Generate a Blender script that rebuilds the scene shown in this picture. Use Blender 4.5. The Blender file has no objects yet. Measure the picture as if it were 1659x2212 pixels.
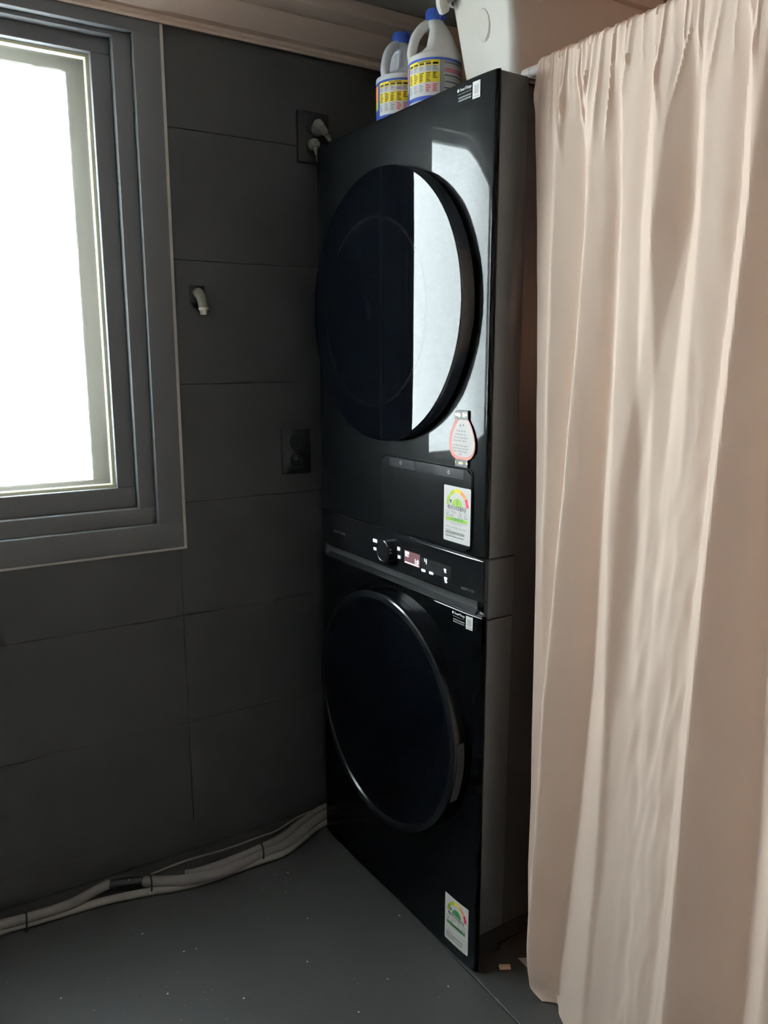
import bpy, bmesh, math, random
from mathutils import Vector, Matrix, noise
random.seed(4)
PI = math.pi
C = bpy.context.scene.collection

# ------------------------------------------------------------------ camera
CAM_H = 1.3717
YAW, PITCH, ROLL, FPX = math.radians(31.686), math.radians(-10.866), math.radians(0.0076), 1722.65
cd = bpy.data.cameras.new('camera')
cam = bpy.data.objects.new('camera', cd)
C.objects.link(cam)
cd.sensor_fit = 'HORIZONTAL'
cd.sensor_width = 36.0
cd.lens = 36.0 * FPX / 1659.0
cd.clip_start = 0.02
fw = Vector((math.sin(YAW) * math.cos(PITCH), math.cos(YAW) * math.cos(PITCH), math.sin(PITCH)))
rt = Vector((math.cos(YAW), -math.sin(YAW), 0))
up = rt.cross(fw)
cam.matrix_world = Matrix(((rt.x, up.x, -fw.x, 0), (rt.y, up.y, -fw.y, 0), (rt.z, up.z, -fw.z, CAM_H), (0, 0, 0, 1)))
bpy.context.scene.camera = cam

# ------------------------------------------------------------------ light and exposure
WINDOW_GLOW = 86.0        # daylight on the frosted outer sash
FILL_LAMP_GLOW = 3.4          # added fill lamp, out of view behind the viewer
FILL_GLOBE_GLOW = 18.0         # added warm fill globe, unseen behind the curtain
w = bpy.data.worlds.new('world')
bpy.context.scene.world = w
w.use_nodes = True
w.node_tree.nodes['Background'].inputs[0].default_value = (0.75, 0.85, 1.0, 1)
w.node_tree.nodes['Background'].inputs[1].default_value = 1.0
vs = bpy.context.scene.view_settings
vs.view_transform = 'Standard'
vs.look = 'None'
vs.exposure = 0.0
vs.gamma = 1.0
vs.use_curve_mapping = False

# ------------------------------------------------------------------ materials
def mat(name, col, rough=0.5, metal=0.0, ior=1.5, emit=None, estr=1.0, trans=0.0, sheen=0.0, bump=None, var=None, coat=0.0):
    m = bpy.data.materials.new(name)
    m.use_nodes = True
    nt = m.node_tree
    b = nt.nodes['Principled BSDF']
    b.inputs['Base Color'].default_value = (*col, 1)
    b.inputs['Roughness'].default_value = rough
    b.inputs['Metallic'].default_value = metal
    b.inputs['IOR'].default_value = ior
    if coat:
        b.inputs['Coat Weight'].default_value = coat
    if sheen:
        b.inputs['Sheen Weight'].default_value = sheen
    if emit:
        b.inputs['Emission Color'].default_value = (*emit, 1)
        b.inputs['Emission Strength'].default_value = estr
    if bump or var:
        tc = nt.nodes.new('ShaderNodeTexCoord')
    if bump:
        sc, st, dist = bump
        n = nt.nodes.new('ShaderNodeTexNoise')
        n.inputs['Scale'].default_value = sc
        n.inputs['Detail'].default_value = 4
        nt.links.new(tc.outputs['Object'], n.inputs['Vector'])
        bp = nt.nodes.new('ShaderNodeBump')
        bp.inputs['Strength'].default_value = st
        bp.inputs['Distance'].default_value = dist
        nt.links.new(n.outputs['Fac'], bp.inputs['Height'])
        nt.links.new(bp.outputs['Normal'], b.inputs['Normal'])
    if var:
        sc, amt = var
        n2 = nt.nodes.new('ShaderNodeTexNoise')
        n2.inputs['Scale'].default_value = sc
        n2.inputs['Detail'].default_value = 5
        nt.links.new(tc.outputs['Object'], n2.inputs['Vector'])
        mx = nt.nodes.new('ShaderNodeMix')
        mx.data_type = 'RGBA'
        mx.inputs[6].default_value = (*[c * (1 - amt) for c in col], 1)
        mx.inputs[7].default_value = (*[min(1, c * (1 + amt)) for c in col], 1)
        nt.links.new(n2.outputs['Fac'], mx.inputs[0])
        nt.links.new(mx.outputs[2], b.inputs['Base Color'])
    return m

M = {}
M['tile'] = mat('dark_wall_tile', (0.047, 0.047, 0.047), 0.55, bump=(90, 0.12, 0.002), var=(9, 0.12))
M['grout'] = mat('dark_grout', (0.033, 0.033, 0.033), 0.9, var=(40, 0.2))
M['frame'] = mat('charcoal_window_frame', (0.135, 0.138, 0.143), 0.62, bump=(200, 0.05, 0.001))
M['caulk'] = mat('white_caulk', (0.62, 0.60, 0.57), 0.5, var=(60, 0.1))
M['gasket'] = mat('cream_glazing_bead', (0.80, 0.78, 0.55), 0.4, var=(30, 0.08))
M['outer_frame'] = mat('beige_outer_sash', (0.10, 0.092, 0.078), 0.6, var=(8, 0.1))
M['moulding'] = mat('pink_lit_cornice_paint', (0.62, 0.50, 0.42), 0.6, var=(5, 0.06), bump=(30, 0.08, 0.002))  # pink light bounced off the curtain is put into this colour
M['ceiling'] = mat('ceiling_paint', (0.34, 0.31, 0.28), 0.8, var=(4, 0.06), bump=(120, 0.08, 0.001))
M['room'] = mat('side_wall_paint', (0.16, 0.15, 0.145), 0.7, var=(5, 0.1))
M['gloss'] = mat('black_glass_front', (0.0030, 0.0032, 0.0034), 0.36, ior=1.5, var=(3, 0.1), coat=1.0)
_b = M['gloss'].node_tree.nodes['Principled BSDF']
_b.inputs['Coat Roughness'].default_value = 0.015
_b.inputs['Coat IOR'].default_value = 1.134
_b.inputs['Specular IOR Level'].default_value = 0.020
M['gloss_low'] = mat('black_glass_lower_front', (0.0015, 0.0016, 0.0018), 0.05, ior=1.16, var=(3, 0.1))
M['door_glass'] = mat('black_door_glass', (0.0012, 0.0014, 0.002), 0.015, ior=1.130, var=(3, 0.1))
M['rim'] = mat('blue_lit_door_rim', (0.026, 0.032, 0.042), 0.32, ior=1.5, var=(6, 0.1))  # bluish reflection of the room is put into the base colour
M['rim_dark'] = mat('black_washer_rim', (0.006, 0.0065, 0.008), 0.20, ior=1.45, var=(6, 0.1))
M['pocket'] = mat('brown_black_pocket', (0.050, 0.043, 0.041), 0.35, var=(20, 0.1))
M['ledge'] = mat('black_grip_plastic', (0.004, 0.004, 0.0042), 0.5, var=(20, 0.1))
M['ledge'].node_tree.nodes['Principled BSDF'].inputs['Specular IOR Level'].default_value = 0.15
M['cover'] = mat('black_brushed_cover', (0.006, 0.0062, 0.0068), 0.16, ior=1.5, var=(20, 0.2))
M['side'] = mat('graphite_side_trim', (0.074, 0.076, 0.078), 0.40, metal=0.30, bump=(350, 0.06, 0.0006), var=(60, 0.08))
M['cabinet'] = mat('black_painted_cabinet', (0.034, 0.035, 0.036), 0.45, bump=(300, 0.06, 0.0006), var=(20, 0.08))
M['kick'] = mat('black_plinth_plastic', (0.008, 0.008, 0.008), 0.6, var=(20, 0.1))
M['gap'] = mat('dark_gap_rubber', (0.004, 0.004, 0.004), 0.9, var=(20, 0.1))
M['chrome'] = mat('polished_edge', (0.55, 0.55, 0.56), 0.15, metal=1.0, var=(30, 0.05))
M['darkmetal'] = mat('dark_satin_metal', (0.08, 0.08, 0.085), 0.25, metal=0.8, var=(30, 0.05))
M['dial'] = mat('black_dial', (0.01, 0.01, 0.012), 0.2, var=(30, 0.1))
M['lit'] = mat('lit_white_icon', (0.5, 0.5, 0.55), 0.5, emit=(0.88, 0.9, 1.0), estr=1.3)
M['lit_dim'] = mat('lit_red_screen', (0.03, 0.015, 0.018), 0.4, emit=(0.23, 0.105, 0.115), estr=0.8)
M['faint'] = mat('faint_grey_print', (0.035, 0.035, 0.037), 0.5)
M['tape'] = mat('smoky_film', (0.022, 0.023, 0.024), 0.18)
M['paper'] = mat('white_label_paper', (0.86, 0.83, 0.80), 0.45, var=(15, 0.02))
M['p_black'] = mat('print_black', (0.02, 0.02, 0.02), 0.5)
M['p_grey'] = mat('print_grey', (0.30, 0.30, 0.30), 0.5)
M['p_lgrey'] = mat('print_pale_grey', (0.55, 0.54, 0.52), 0.5)
M['p_green'] = mat('print_leaf_green', (0.30, 0.50, 0.05), 0.5)
M['p_dgreen'] = mat('print_dark_green', (0.05, 0.26, 0.07), 0.5)
M['p_lime'] = mat('print_lime', (0.50, 0.60, 0.06), 0.5)
M['p_yellow'] = mat('print_yellow', (0.86, 0.68, 0.03), 0.5)
M['p_orange'] = mat('print_orange', (0.82, 0.29, 0.07), 0.5)
M['p_red'] = mat('print_red', (0.66, 0.02, 0.06), 0.5)
M['p_blue'] = mat('print_blue', (0.02, 0.06, 0.34), 0.4)
M['p_white'] = mat('print_white', (0.75, 0.75, 0.75), 0.5)
M['note'] = mat('white_note_paper', (0.83, 0.78, 0.76), 0.6, var=(12, 0.03))
M['note_pink'] = mat('coral_note_border', (0.72, 0.27, 0.23), 0.6, var=(12, 0.05))
M['note_tape'] = mat('charcoal_note_tape', (0.060, 0.063, 0.070), 0.5)
M['gold'] = mat('gold_print', (0.90, 0.72, 0.33), 0.35, metal=0.3)
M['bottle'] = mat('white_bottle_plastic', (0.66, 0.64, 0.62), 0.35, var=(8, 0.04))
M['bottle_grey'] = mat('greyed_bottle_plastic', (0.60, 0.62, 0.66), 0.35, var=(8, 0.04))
M['cap'] = mat('blue_cap_plastic', (0.02, 0.07, 0.36), 0.4, var=(20, 0.1))
M['rod'] = mat('white_curtain_rod', (0.80, 0.74, 0.72), 0.3, var=(20, 0.03))
M['pipe'] = mat('grey_pipe_wrap', (0.17, 0.155, 0.145), 0.75, bump=(160, 0.3, 0.002), var=(25, 0.15))
M['pale_pipe'] = mat('pale_pipe_wrap', (0.24, 0.225, 0.205), 0.75, bump=(160, 0.3, 0.002), var=(25, 0.15))
M['tie'] = mat('black_cable_tie', (0.008, 0.008, 0.008), 0.5)
M['socket'] = mat('black_socket_plastic', (0.012, 0.012, 0.013), 0.4, var=(30, 0.1))
M['socket_hole'] = mat('black_socket_recess', (0.006, 0.006, 0.006), 0.5)
M['plug'] = mat('grey_plug_plastic', (0.24, 0.235, 0.215), 0.55, var=(30, 0.1))
M['hose'] = mat('grey_green_hose', (0.20, 0.20, 0.165), 0.5, var=(40, 0.25))
M['nut'] = mat('pale_hose_nut', (0.62, 0.58, 0.53), 0.3, metal=0.5, var=(40, 0.1))
M['wood'] = mat('pale_wood', (0.50, 0.33, 0.22), 0.6, var=(30, 0.2))
M['board'] = mat('grey_white_board', (0.45, 0.43, 0.41), 0.6, var=(12, 0.1))
M['lamp'] = mat('warm_fill_diffuser', (0.8, 0.7, 0.6), 0.5, emit=(1.0, 0.80, 0.66), estr=FILL_LAMP_GLOW)
M['fill_globe'] = mat('warm_fill_globe', (0.8, 0.7, 0.6), 0.5, emit=(1.0, 0.50, 0.28), estr=FILL_GLOBE_GLOW)
M['front_wall'] = mat('pale_wall_paint', (0.62, 0.58, 0.54), 0.8, var=(4, 0.05))
M['inner'] = mat('black_glass_inner_ring', (0.004, 0.0042, 0.005), 0.015, ior=1.130, var=(3, 0.1))
M['screw'] = mat('steel_contact', (0.25, 0.25, 0.25), 0.35, metal=0.8)

def floor_mat():
    m = mat('dark_floor_vinyl', (0.085, 0.088, 0.088), 0.45, bump=(60, 0.1, 0.002))
    nt = m.node_tree
    b = nt.nodes['Principled BSDF']
    tc = nt.nodes.new('ShaderNodeTexCoord')
    n = nt.nodes.new('ShaderNodeTexNoise')
    n.inputs['Scale'].default_value = 3.5
    n.inputs['Detail'].default_value = 6
    nt.links.new(tc.outputs['Object'], n.inputs['Vector'])
    mx = nt.nodes.new('ShaderNodeMix')
    mx.data_type = 'RGBA'
    mx.inputs[6].default_value = (0.036, 0.036, 0.035, 1)
    mx.inputs[7].default_value = (0.052, 0.052, 0.050, 1)
    nt.links.new(n.outputs['Fac'], mx.inputs[0])
    # scattered pale paint specks and a few black chips
    last = mx.outputs[2]
    for sc, thr, col, seed in ((30, 0.075, (0.42, 0.42, 0.40, 1), 0.0), (60, 0.075, (0.22, 0.22, 0.22, 1), 3.3), (18, 0.05, (0.015, 0.015, 0.015, 1), 7.1)):
        mp = nt.nodes.new('ShaderNodeMapping')
        mp.inputs['Location'].default_value = (seed, seed * 1.7, 0)
        nt.links.new(tc.outputs['Object'], mp.inputs['Vector'])
        v = nt.nodes.new('ShaderNodeTexVoronoi')
        v.inputs['Scale'].default_value = sc
        nt.links.new(mp.outputs['Vector'], v.inputs['Vector'])
        lt = nt.nodes.new('ShaderNodeMath')
        lt.operation = 'LESS_THAN'
        lt.inputs[1].default_value = thr
        nt.links.new(v.outputs['Distance'], lt.inputs[0])
        sep = nt.nodes.new('ShaderNodeSeparateColor')
        nt.links.new(v.outputs['Color'], sep.inputs[0])
        gt = nt.nodes.new('ShaderNodeMath')
        gt.operation = 'GREATER_THAN'
        gt.inputs[1].default_value = 0.78
        nt.links.new(sep.outputs[0], gt.inputs[0])
        mu = nt.nodes.new('ShaderNodeMath')
        mu.operation = 'MULTIPLY'
        nt.links.new(lt.outputs[0], mu.inputs[0])
        nt.links.new(gt.outputs[0], mu.inputs[1])
        m2 = nt.nodes.new('ShaderNodeMix')
        m2.data_type = 'RGBA'
        m2.inputs[7].default_value = col
        nt.links.new(mu.outputs[0], m2.inputs[0])
        nt.links.new(last, m2.inputs[6])
        last = m2.outputs[2]
    nt.links.new(last, b.inputs['Base Color'])
    return m
M['floor'] = floor_mat()

def curtain_mat():
    m = bpy.data.materials.new('peach_curtain_cotton')
    m.use_nodes = True
    nt = m.node_tree
    b = nt.nodes['Principled BSDF']
    out = nt.nodes['Material Output']
    b.inputs['Base Color'].default_value = (0.94, 0.745, 0.620, 1)
    b.inputs['Roughness'].default_value = 0.75
    b.inputs['Sheen Weight'].default_value = 0.25
    b.inputs['Sheen Roughness'].default_value = 0.4
    tr = nt.nodes.new('ShaderNodeBsdfTranslucent')
    tr.inputs['Color'].default_value = (0.92, 0.54, 0.35, 1)
    mx = nt.nodes.new('ShaderNodeMixShader')
    mx.inputs[0].default_value = 0.20
    nt.links.new(b.outputs[0], mx.inputs[1])
    nt.links.new(tr.outputs[0], mx.inputs[2])
    nt.links.new(mx.outputs[0], out.inputs['Surface'])
    tc = nt.nodes.new('ShaderNodeTexCoord')
    mp = nt.nodes.new('ShaderNodeMapping')
    mp.inputs['Scale'].default_value = (900, 900, 260)
    nt.links.new(tc.outputs['Object'], mp.inputs['Vector'])
    n = nt.nodes.new('ShaderNodeTexNoise')
    n.inputs['Scale'].default_value = 1.0
    nt.links.new(mp.outputs['Vector'], n.inputs['Vector'])
    bp = nt.nodes.new('ShaderNodeBump')
    bp.inputs['Strength'].default_value = 0.12
    bp.inputs['Distance'].default_value = 0.001
    nt.links.new(n.outputs['Fac'], bp.inputs['Height'])
    nt.links.new(bp.outputs['Normal'], b.inputs['Normal'])
    return m
M['curtain'] = curtain_mat()

def glass_mat():
    m = bpy.data.materials.new('frosted_inner_glass')
    m.use_nodes = True
    nt = m.node_tree
    nt.nodes.remove(nt.nodes['Principled BSDF'])
    out = nt.nodes['Material Output']
    t = nt.nodes.new('ShaderNodeBsdfTransparent')
    g = nt.nodes.new('ShaderNodeBsdfGlass')
    g.inputs['Roughness'].default_value = 0.10
    g.inputs['IOR'].default_value = 1.45
    tc = nt.nodes.new('ShaderNodeTexCoord')
    n = nt.nodes.new('ShaderNodeTexNoise')
    n.inputs['Scale'].default_value = 45
    n.inputs['Detail'].default_value = 6
    nt.links.new(tc.outputs['Object'], n.inputs['Vector'])
    mr = nt.nodes.new('ShaderNodeMapRange')
    mr.inputs['From Min'].default_value = 0.3
    mr.inputs['From Max'].default_value = 0.7
    mr.inputs['To Min'].default_value = 0.85
    mr.inputs['To Max'].default_value = 0.97
    nt.links.new(n.outputs['Fac'], mr.inputs['Value'])
    mx = nt.nodes.new('ShaderNodeMixShader')
    nt.links.new(mr.outputs[0], mx.inputs[0])
    nt.links.new(t.outputs[0], mx.inputs[1])
    nt.links.new(g.outputs[0], mx.inputs[2])
    nt.links.new(mx.outputs[0], out.inputs['Surface'])
    return m
M['glass'] = glass_mat()
M['sky_pane'] = mat('daylit_frosted_pane', (0.8, 0.8, 0.8), 0.6, emit=(0.87, 1.0, 1.03), estr=WINDOW_GLOW)

def tub_mat():
    m = mat('milky_tub_plastic', (0.60, 0.56, 0.50), 0.4, var=(6, 0.04))
    return m
M['tub'] = tub_mat()

# ------------------------------------------------------------------ mesh helpers
class MB:
    def __init__(s):
        s.v, s.f, s.m, s.smooth = [], [], [], []
    def add(s, verts, faces, mi=0, smooth=False):
        o = len(s.v)
        s.v += [tuple(v) for v in verts]
        for f in faces:
            s.f.append([i + o for i in f])
            s.m.append(mi)
            s.smooth.append(smooth)
    def box(s, a, b, mi=0, bevel=0.0, seg=2):
        if bevel <= 0:
            (x0, y0, z0), (x1, y1, z1) = a, b
            s.add([(x0, y0, z0), (x1, y0, z0), (x1, y1, z0), (x0, y1, z0), (x0, y0, z1), (x1, y0, z1), (x1, y1, z1), (x0, y1, z1)],
                  [(0, 3, 2, 1), (4, 5, 6, 7), (0, 1, 5, 4), (1, 2, 6, 5), (2, 3, 7, 6), (3, 0, 4, 7)], mi)
            return
        bm = bmesh.new()
        bmesh.ops.create_cube(bm, size=1)
        for v in bm.verts:
            v.co = Vector([(a[i] + b[i]) / 2 + v.co[i] * (b[i] - a[i]) for i in range(3)])
        bmesh.ops.bevel(bm, geom=list(bm.edges), offset=bevel, segments=seg, profile=0.5, affect='EDGES')
        s.bm(bm, mi, True)
    def bm(s, bm, mi=0, smooth=False):
        bm.verts.index_update()
        s.add([v.co.copy() for v in bm.verts], [[v.index for v in f.verts] for f in bm.faces], mi, smooth)
        bm.free()
    def tube(s, pts, r, n=12, mi=0, cap=True):
        pts = [Vector(p) for p in pts]
        rs = r if isinstance(r, (list, tuple)) else [r] * len(pts)
        o = len(s.v)
        prev = None
        for i, p in enumerate(pts):
            t = (pts[min(i + 1, len(pts) - 1)] - pts[max(i - 1, 0)]).normalized()
            if prev is None:
                a = t.orthogonal().normalized()
            else:
                a = (prev - t * prev.dot(t)).normalized()
            prev = a
            b = t.cross(a)
            for k in range(n):
                an = 2 * PI * k / n
                s.v.append(tuple(p + (a * math.cos(an) + b * math.sin(an)) * rs[i]))
        for i in range(len(pts) - 1):
            for k in range(n):
                s.f.append([o + i * n + k, o + i * n + (k + 1) % n, o + (i + 1) * n + (k + 1) % n, o + (i + 1) * n + k])
                s.m.append(mi)
                s.smooth.append(True)
        if cap:
            s.f.append([o + k for k in range(n)][::-1]); s.m.append(mi); s.smooth.append(False)
            e = o + (len(pts) - 1) * n
            s.f.append([e + k for k in range(n)]); s.m.append(mi); s.smooth.append(False)
    def lathe(s, prof, n=48, mi=0, tf=None, close=False):
        """prof: (radius, height) list around local z; tf maps a point"""
        o = len(s.v)
        for r, z in prof:
            for k in range(n):
                a = 2 * PI * k / n
                p = (r * math.cos(a), r * math.sin(a), z)
                s.v.append(tuple(tf(p)) if tf else p)
        for i in range(len(prof) - 1):
            for k in range(n):
                s.f.append([o + i * n + k, o + i * n + (k + 1) % n, o + (i + 1) * n + (k + 1) % n, o + (i + 1) * n + k])
                s.m.append(mi)
                s.smooth.append(True)
        if close:
            s.f.append([o + k for k in range(n)][::-1]); s.m.append(mi); s.smooth.append(False)
            e = o + (len(prof) - 1) * n
            s.f.append([e + k for k in range(n)]); s.m.append(mi); s.smooth.append(False)
    def build(s, name, mats, parent=None, fix=True):
        me = bpy.data.meshes.new(name)
        me.from_pydata(s.v, [], s.f)
        if not isinstance(mats, (list, tuple)):
            mats = [mats]
        for m in mats:
            me.materials.append(m)
        me.polygons.foreach_set('material_index', s.m)
        me.polygons.foreach_set('use_smooth', s.smooth)
        if fix:
            b = bmesh.new()
            b.from_mesh(me)
            bmesh.ops.recalc_face_normals(b, faces=b.faces)
            b.to_mesh(me)
            b.free()
        me.set_sharp_from_angle(angle=math.radians(24))
        me.update()
        o = bpy.data.objects.new(name, me)
        C.objects.link(o)
        if parent:
            o.parent = parent
        return o

def thing(name, label, cat, loc=(0, 0, 0), rz=0.0, group=None):
    o = bpy.data.objects.new(name, None)
    C.objects.link(o)
    o.empty_display_size = 0.1
    o.location = loc
    o.rotation_euler = (0, 0, rz)
    return tag(o, label, cat, group)
def tag(o, label, cat, group=None):
    o['label'] = label
    o['category'] = cat
    if group:
        o['group'] = group
    return o
def struct(o, label=None):
    o['kind'] = 'structure'
    if label:
        o['label'] = label
    return o

def spline(pts, n=8):
    pts = [Vector(p) for p in pts]
    P = [pts[0] * 2 - pts[1]] + pts + [pts[-1] * 2 - pts[-2]]
    out = []
    for i in range(1, len(P) - 2):
        for k in range(n):
            t = k / n
            a, b, c, d = P[i - 1], P[i], P[i + 1], P[i + 2]
            out.append(0.5 * (2 * b + (c - a) * t + (2 * a - 5 * b + 4 * c - d) * t * t + (3 * b - a - 3 * c + d) * t ** 3))
    out.append(pts[-1])
    return out

# ------------------------------------------------------------------ setting
WY, XL, XR, YB, CEIL = 2.03, -1.90, 1.95, -1.15, 2.262
# floor: backing slab with two vinyl sheets meeting at a seam
mb = MB(); mb.box((XL - 0.2, YB - 0.2, -0.1), (XR + 0.2, WY + 0.25, -0.006))
floor = struct(mb.build('floor', M['grout']), 'dark grey floor with pale paint specks')
for x0, x1 in ((XL, 0.9975), (1.0, XR)):
    mb = MB(); mb.box((x0, YB, -0.006), (x1, WY, 0.0), bevel=0.0008, seg=1)
    mb.build('floor_sheet', M['floor'], floor)
# ceiling
mb = MB(); mb.box((XL - 0.2, YB - 0.2, CEIL), (XR + 0.2, WY + 0.25, CEIL + 0.08))
struct(mb.build('ceiling', M['ceiling']), 'dim grey brown ceiling')
# plain walls around the viewer and behind the machine
for nm, a, b in (('wall_left', (XL - 0.1, YB, 0), (XL, WY, CEIL)), ('wall_right', (XR, YB, 0), (XR + 0.1, WY, CEIL)), ('wall_front', (XL, YB - 0.1, 0), (XR, YB, CEIL))):
    mb = MB(); mb.box(a, b)
    struct(mb.build(nm, M['front_wall' if nm == 'wall_front' else 'room']))
# window wall: grout bed with the opening, and large tiles
OX0, OX1, OZ0, OZ1 = -1.515, 0.600, 0.915, 2.120
mb = MB()
TH = 0.008
for a, b in (((XL, WY + TH, 0), (OX0, WY + 0.23, CEIL)), ((OX1, WY + TH, 0), (XR, WY + 0.23, CEIL)),
             ((OX0, WY + TH, 0), (OX1, WY + 0.23, OZ0)), ((OX0, WY + TH, OZ1), (OX1, WY + 0.23, CEIL))):
    mb.box(a, b)
wall = struct(mb.build('wall_back', M['grout']), 'dark grey wall of large matt tiles')
xs = [XL, -1.828, -1.216, -0.604, 0.008, 0.620, 1.232, 1.844, XR]
zs = [0.0, 0.080] + [0.080 + 0.307 * k for k in range(1, 8)]
zs = [z for z in zs if z < 2.16] + [2.165]
G = 0.0007
for i in range(len(xs) - 1):
    for j in range(len(zs) - 1):
        x0, x1, z0, z1 = xs[i] + G, xs[i + 1] - G, zs[j] + G, zs[j + 1] - G
        rects = []
        if x1 <= OX0 or x0 >= OX1 or z1 <= OZ0 or z0 >= OZ1:
            rects = [(x0, x1, z0, z1)]
        else:
            if z0 < OZ0: rects.append((x0, x1, z0, OZ0))
            if z1 > OZ1: rects.append((x0, x1, OZ1, z1))
            a0, a1 = max(z0, OZ0), min(z1, OZ1)
            if x0 < OX0: rects.append((x0, OX0, a0, a1))
            if x1 > OX1: rects.append((OX1, x1, a0, a1))
        if not rects:
            continue
        mb = MB()
        dy = random.uniform(-0.00012, 0.00012)
        for r in rects:
            mb.box((r[0], WY + dy, r[2]), (r[1], WY + TH, r[3]), bevel=0.0006, seg=1)
        mb.build('tile', M['tile'], wall)
# cornice: profile swept along the window wall
prof = [(0.0, 2.146), (0.018, 2.142), (0.020, 2.147), (0.010, 2.156), (0.012, 2.163), (0.030, 2.166), (0.036, 2.172), (0.062, 2.199),
        (0.064, 2.204), (0.056, 2.207), (0.058, 2.213), (0.072, 2.216), (0.094, 2.228), (0.098, 2.236), (0.098, CEIL), (0.0, CEIL)]
mb = MB()
n = len(prof)
for x in (XL, XR):
    for p, z in prof:
        mb.v.append((x, WY - p, z))
for k in range(n):
    mb.f.append([k, (k + 1) % n, n + (k + 1) % n, n + k]); mb.m.append(0); mb.smooth.append(False)
mb.f.append(list(range(n))); mb.m.append(0); mb.smooth.append(False)
mb.f.append(list(range(2 * n - 1, n - 1, -1))); mb.m.append(0); mb.smooth.append(False)
struct(mb.build('trim_1', M['moulding']), 'stepped cornice with pink curtain light in its colour, atop the tiled wall')

# window
win = thing('window_1', 'x', 'window', (0, 0, 0))
del win['category']
struct(win, 'bright frosted window in a charcoal frame')
def ring(name, x0, x1, z0, z1, wx0, wx1, wz0, wz1, y0, y1, m, bev=0.0015):
    """four mitre-less bars; outer rectangle x0..x1, z0..z1, bar widths per side"""
    mb = MB()
    mb.box((x0, y0, z0), (x1, y1, z0 + wz0), bevel=bev, seg=2)
    mb.box((x0, y0, z1 - wz1), (x1, y1, z1), bevel=bev, seg=2)
    mb.box((x0, y0 + 0.0002, z0 + wz0 - 0.001), (x0 + wx0, y1, z1 - wz1 + 0.001), bevel=bev, seg=2)
    mb.box((x1 - wx1, y0 + 0.0002, z0 + wz0 - 0.001), (x1, y1, z1 - wz1 + 0.001), bevel=bev, seg=2)
    return mb.build(name, m, win)
WX0 = -1.55  # part out of view widened to throw more light on the curtain
ring('casing', WX0, 0.6285, 0.8855, 2.153, 0.066, 0.0635, 0.066, 0.038, 2.020, 2.060, M['frame'])
ring('caulk_line', WX0 - 0.006, 0.6375, 0.8785, 2.158, 0.010, 0.010, 0.010, 0.008, 2.0250, 2.034, M['caulk'], 0.0008)
ring('frame_step', WX0 + 0.066, 0.565, 0.9515, 2.115, 0.045, 0.042, 0.043, 0.010, 2.042, 2.200, M['frame'])
MID = -0.54
ring('sash', MID - 0.03, 0.523, 0.9945, 2.105, 0.05, 0.045, 0.0535, 0.035, 2.070, 2.124, M['frame'], 0.003)
ring('sash', WX0 + 0.111, MID + 0.035, 0.9945, 2.105, 0.045, 0.05, 0.0535, 0.035, 2.128, 2.160, M['frame'], 0.003)
ring('glazing_bead', MID + 0.018, 0.4795, 1.0465, 2.0715, 0.009, 0.009, 0.009, 0.009, 2.090, 2.112, M['gasket'], 0.0015)
mb = MB(); mb.box((MID + 0.02, 2.106, 1.048), (0.478, 2.110, 2.070)); mb.build('glass_pane', M['glass'], win)
mb = MB(); mb.box((WX0 + 0.156, 2.141, 1.048), (MID - 0.015, 2.145, 2.070)); mb.build('glass_pane', M['glass'], win)
ring('outer_frame', WX0 + 0.08, 0.545, 0.97, 2.118, 0.09, 0.108, 0.092, 0.074, 2.166, 2.186, M['outer_frame'])
mb = MB(); mb.box((WX0 + 0.10, 2.190, 0.98), (0.52, 2.196, 2.11)); mb.build('daylit_pane', M['sky_pane'], win)

# fill lamp added out of view behind the viewer to lift the room
lamp = thing('added_fill_lamp', 'added warm fill lamp, unseen behind the viewer', 'lamp', (0.15, -0.65, CEIL))
mb = MB(); mb.lathe([(0.17, 0.0), (0.17, -0.02), (0.155, -0.022)], 40, close=True); mb.build('fill_lamp_base', M['rod'], lamp)
mb = MB(); mb.lathe([(0.150, -0.021), (0.148, -0.035), (0.12, -0.055), (0.06, -0.066), (0.005, -0.068)], 40, close=True); mb.build('fill_lamp_shade', M['lamp'], lamp)

back_fill = thing('added_fill_globe', 'added warm fill globe, unseen behind the curtain', 'lamp', (1.76, 0.0, CEIL))  # globe added out of view to put warm light on curtain and tub
mb = MB(); mb.lathe([(0.045, 0.0), (0.045, -0.012), (0.006, -0.02)], 24, close=True); mb.tube([(0, 0, -0.015), (0, 0, -0.50)], 0.003, 8); mb.build('cord', M['rod'], back_fill)
mb = MB(); mb.lathe([(0.11 * math.sin(PI * k / 24) + 0.0008, -0.605 + 0.11 * math.cos(PI * k / 24)) for k in range(25)], 40); mb.build('globe', M['fill_globe'], back_fill)

# ------------------------------------------------------------------ laundry tower
H, W, D = 1.893, 0.686, 0.80
BR = Vector((0.999, 1.234, 0))
tower = thing('laundry_tower', 'tall black stacked washer and dryer with round glass doors', 'washing machine', BR, math.radians(91.75))

def drop(u):
    """how far the glossy front falls back at distance u from the near edge"""
    u = min(u, W - u)
    d = 0.0
    a0 = 0.080
    if u < a0:
        steps = 24
        du = (a0 - u) / steps
        for k in range(steps):
            x = a0 - (k + 0.5) * du
            if x > 0.006:
                ang = math.radians(9.5) * ((a0 - x) / (a0 - 0.006)) ** 1.3
            else:
                ang = math.radians(9.5 + 60 * (0.006 - x) / 0.006)
            d += math.tan(ang) * du
    return d
ULIST = [0, 0.0012, 0.0025, 0.004, 0.006, 0.008, 0.010] + [0.010 + 0.070 * k / 22 for k in range(1, 23)]
ULIST = ULIST + [W * 0.3, W * 0.5, W * 0.7] + [W - u for u in reversed(ULIST)]
DROP0 = drop(0)

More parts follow.
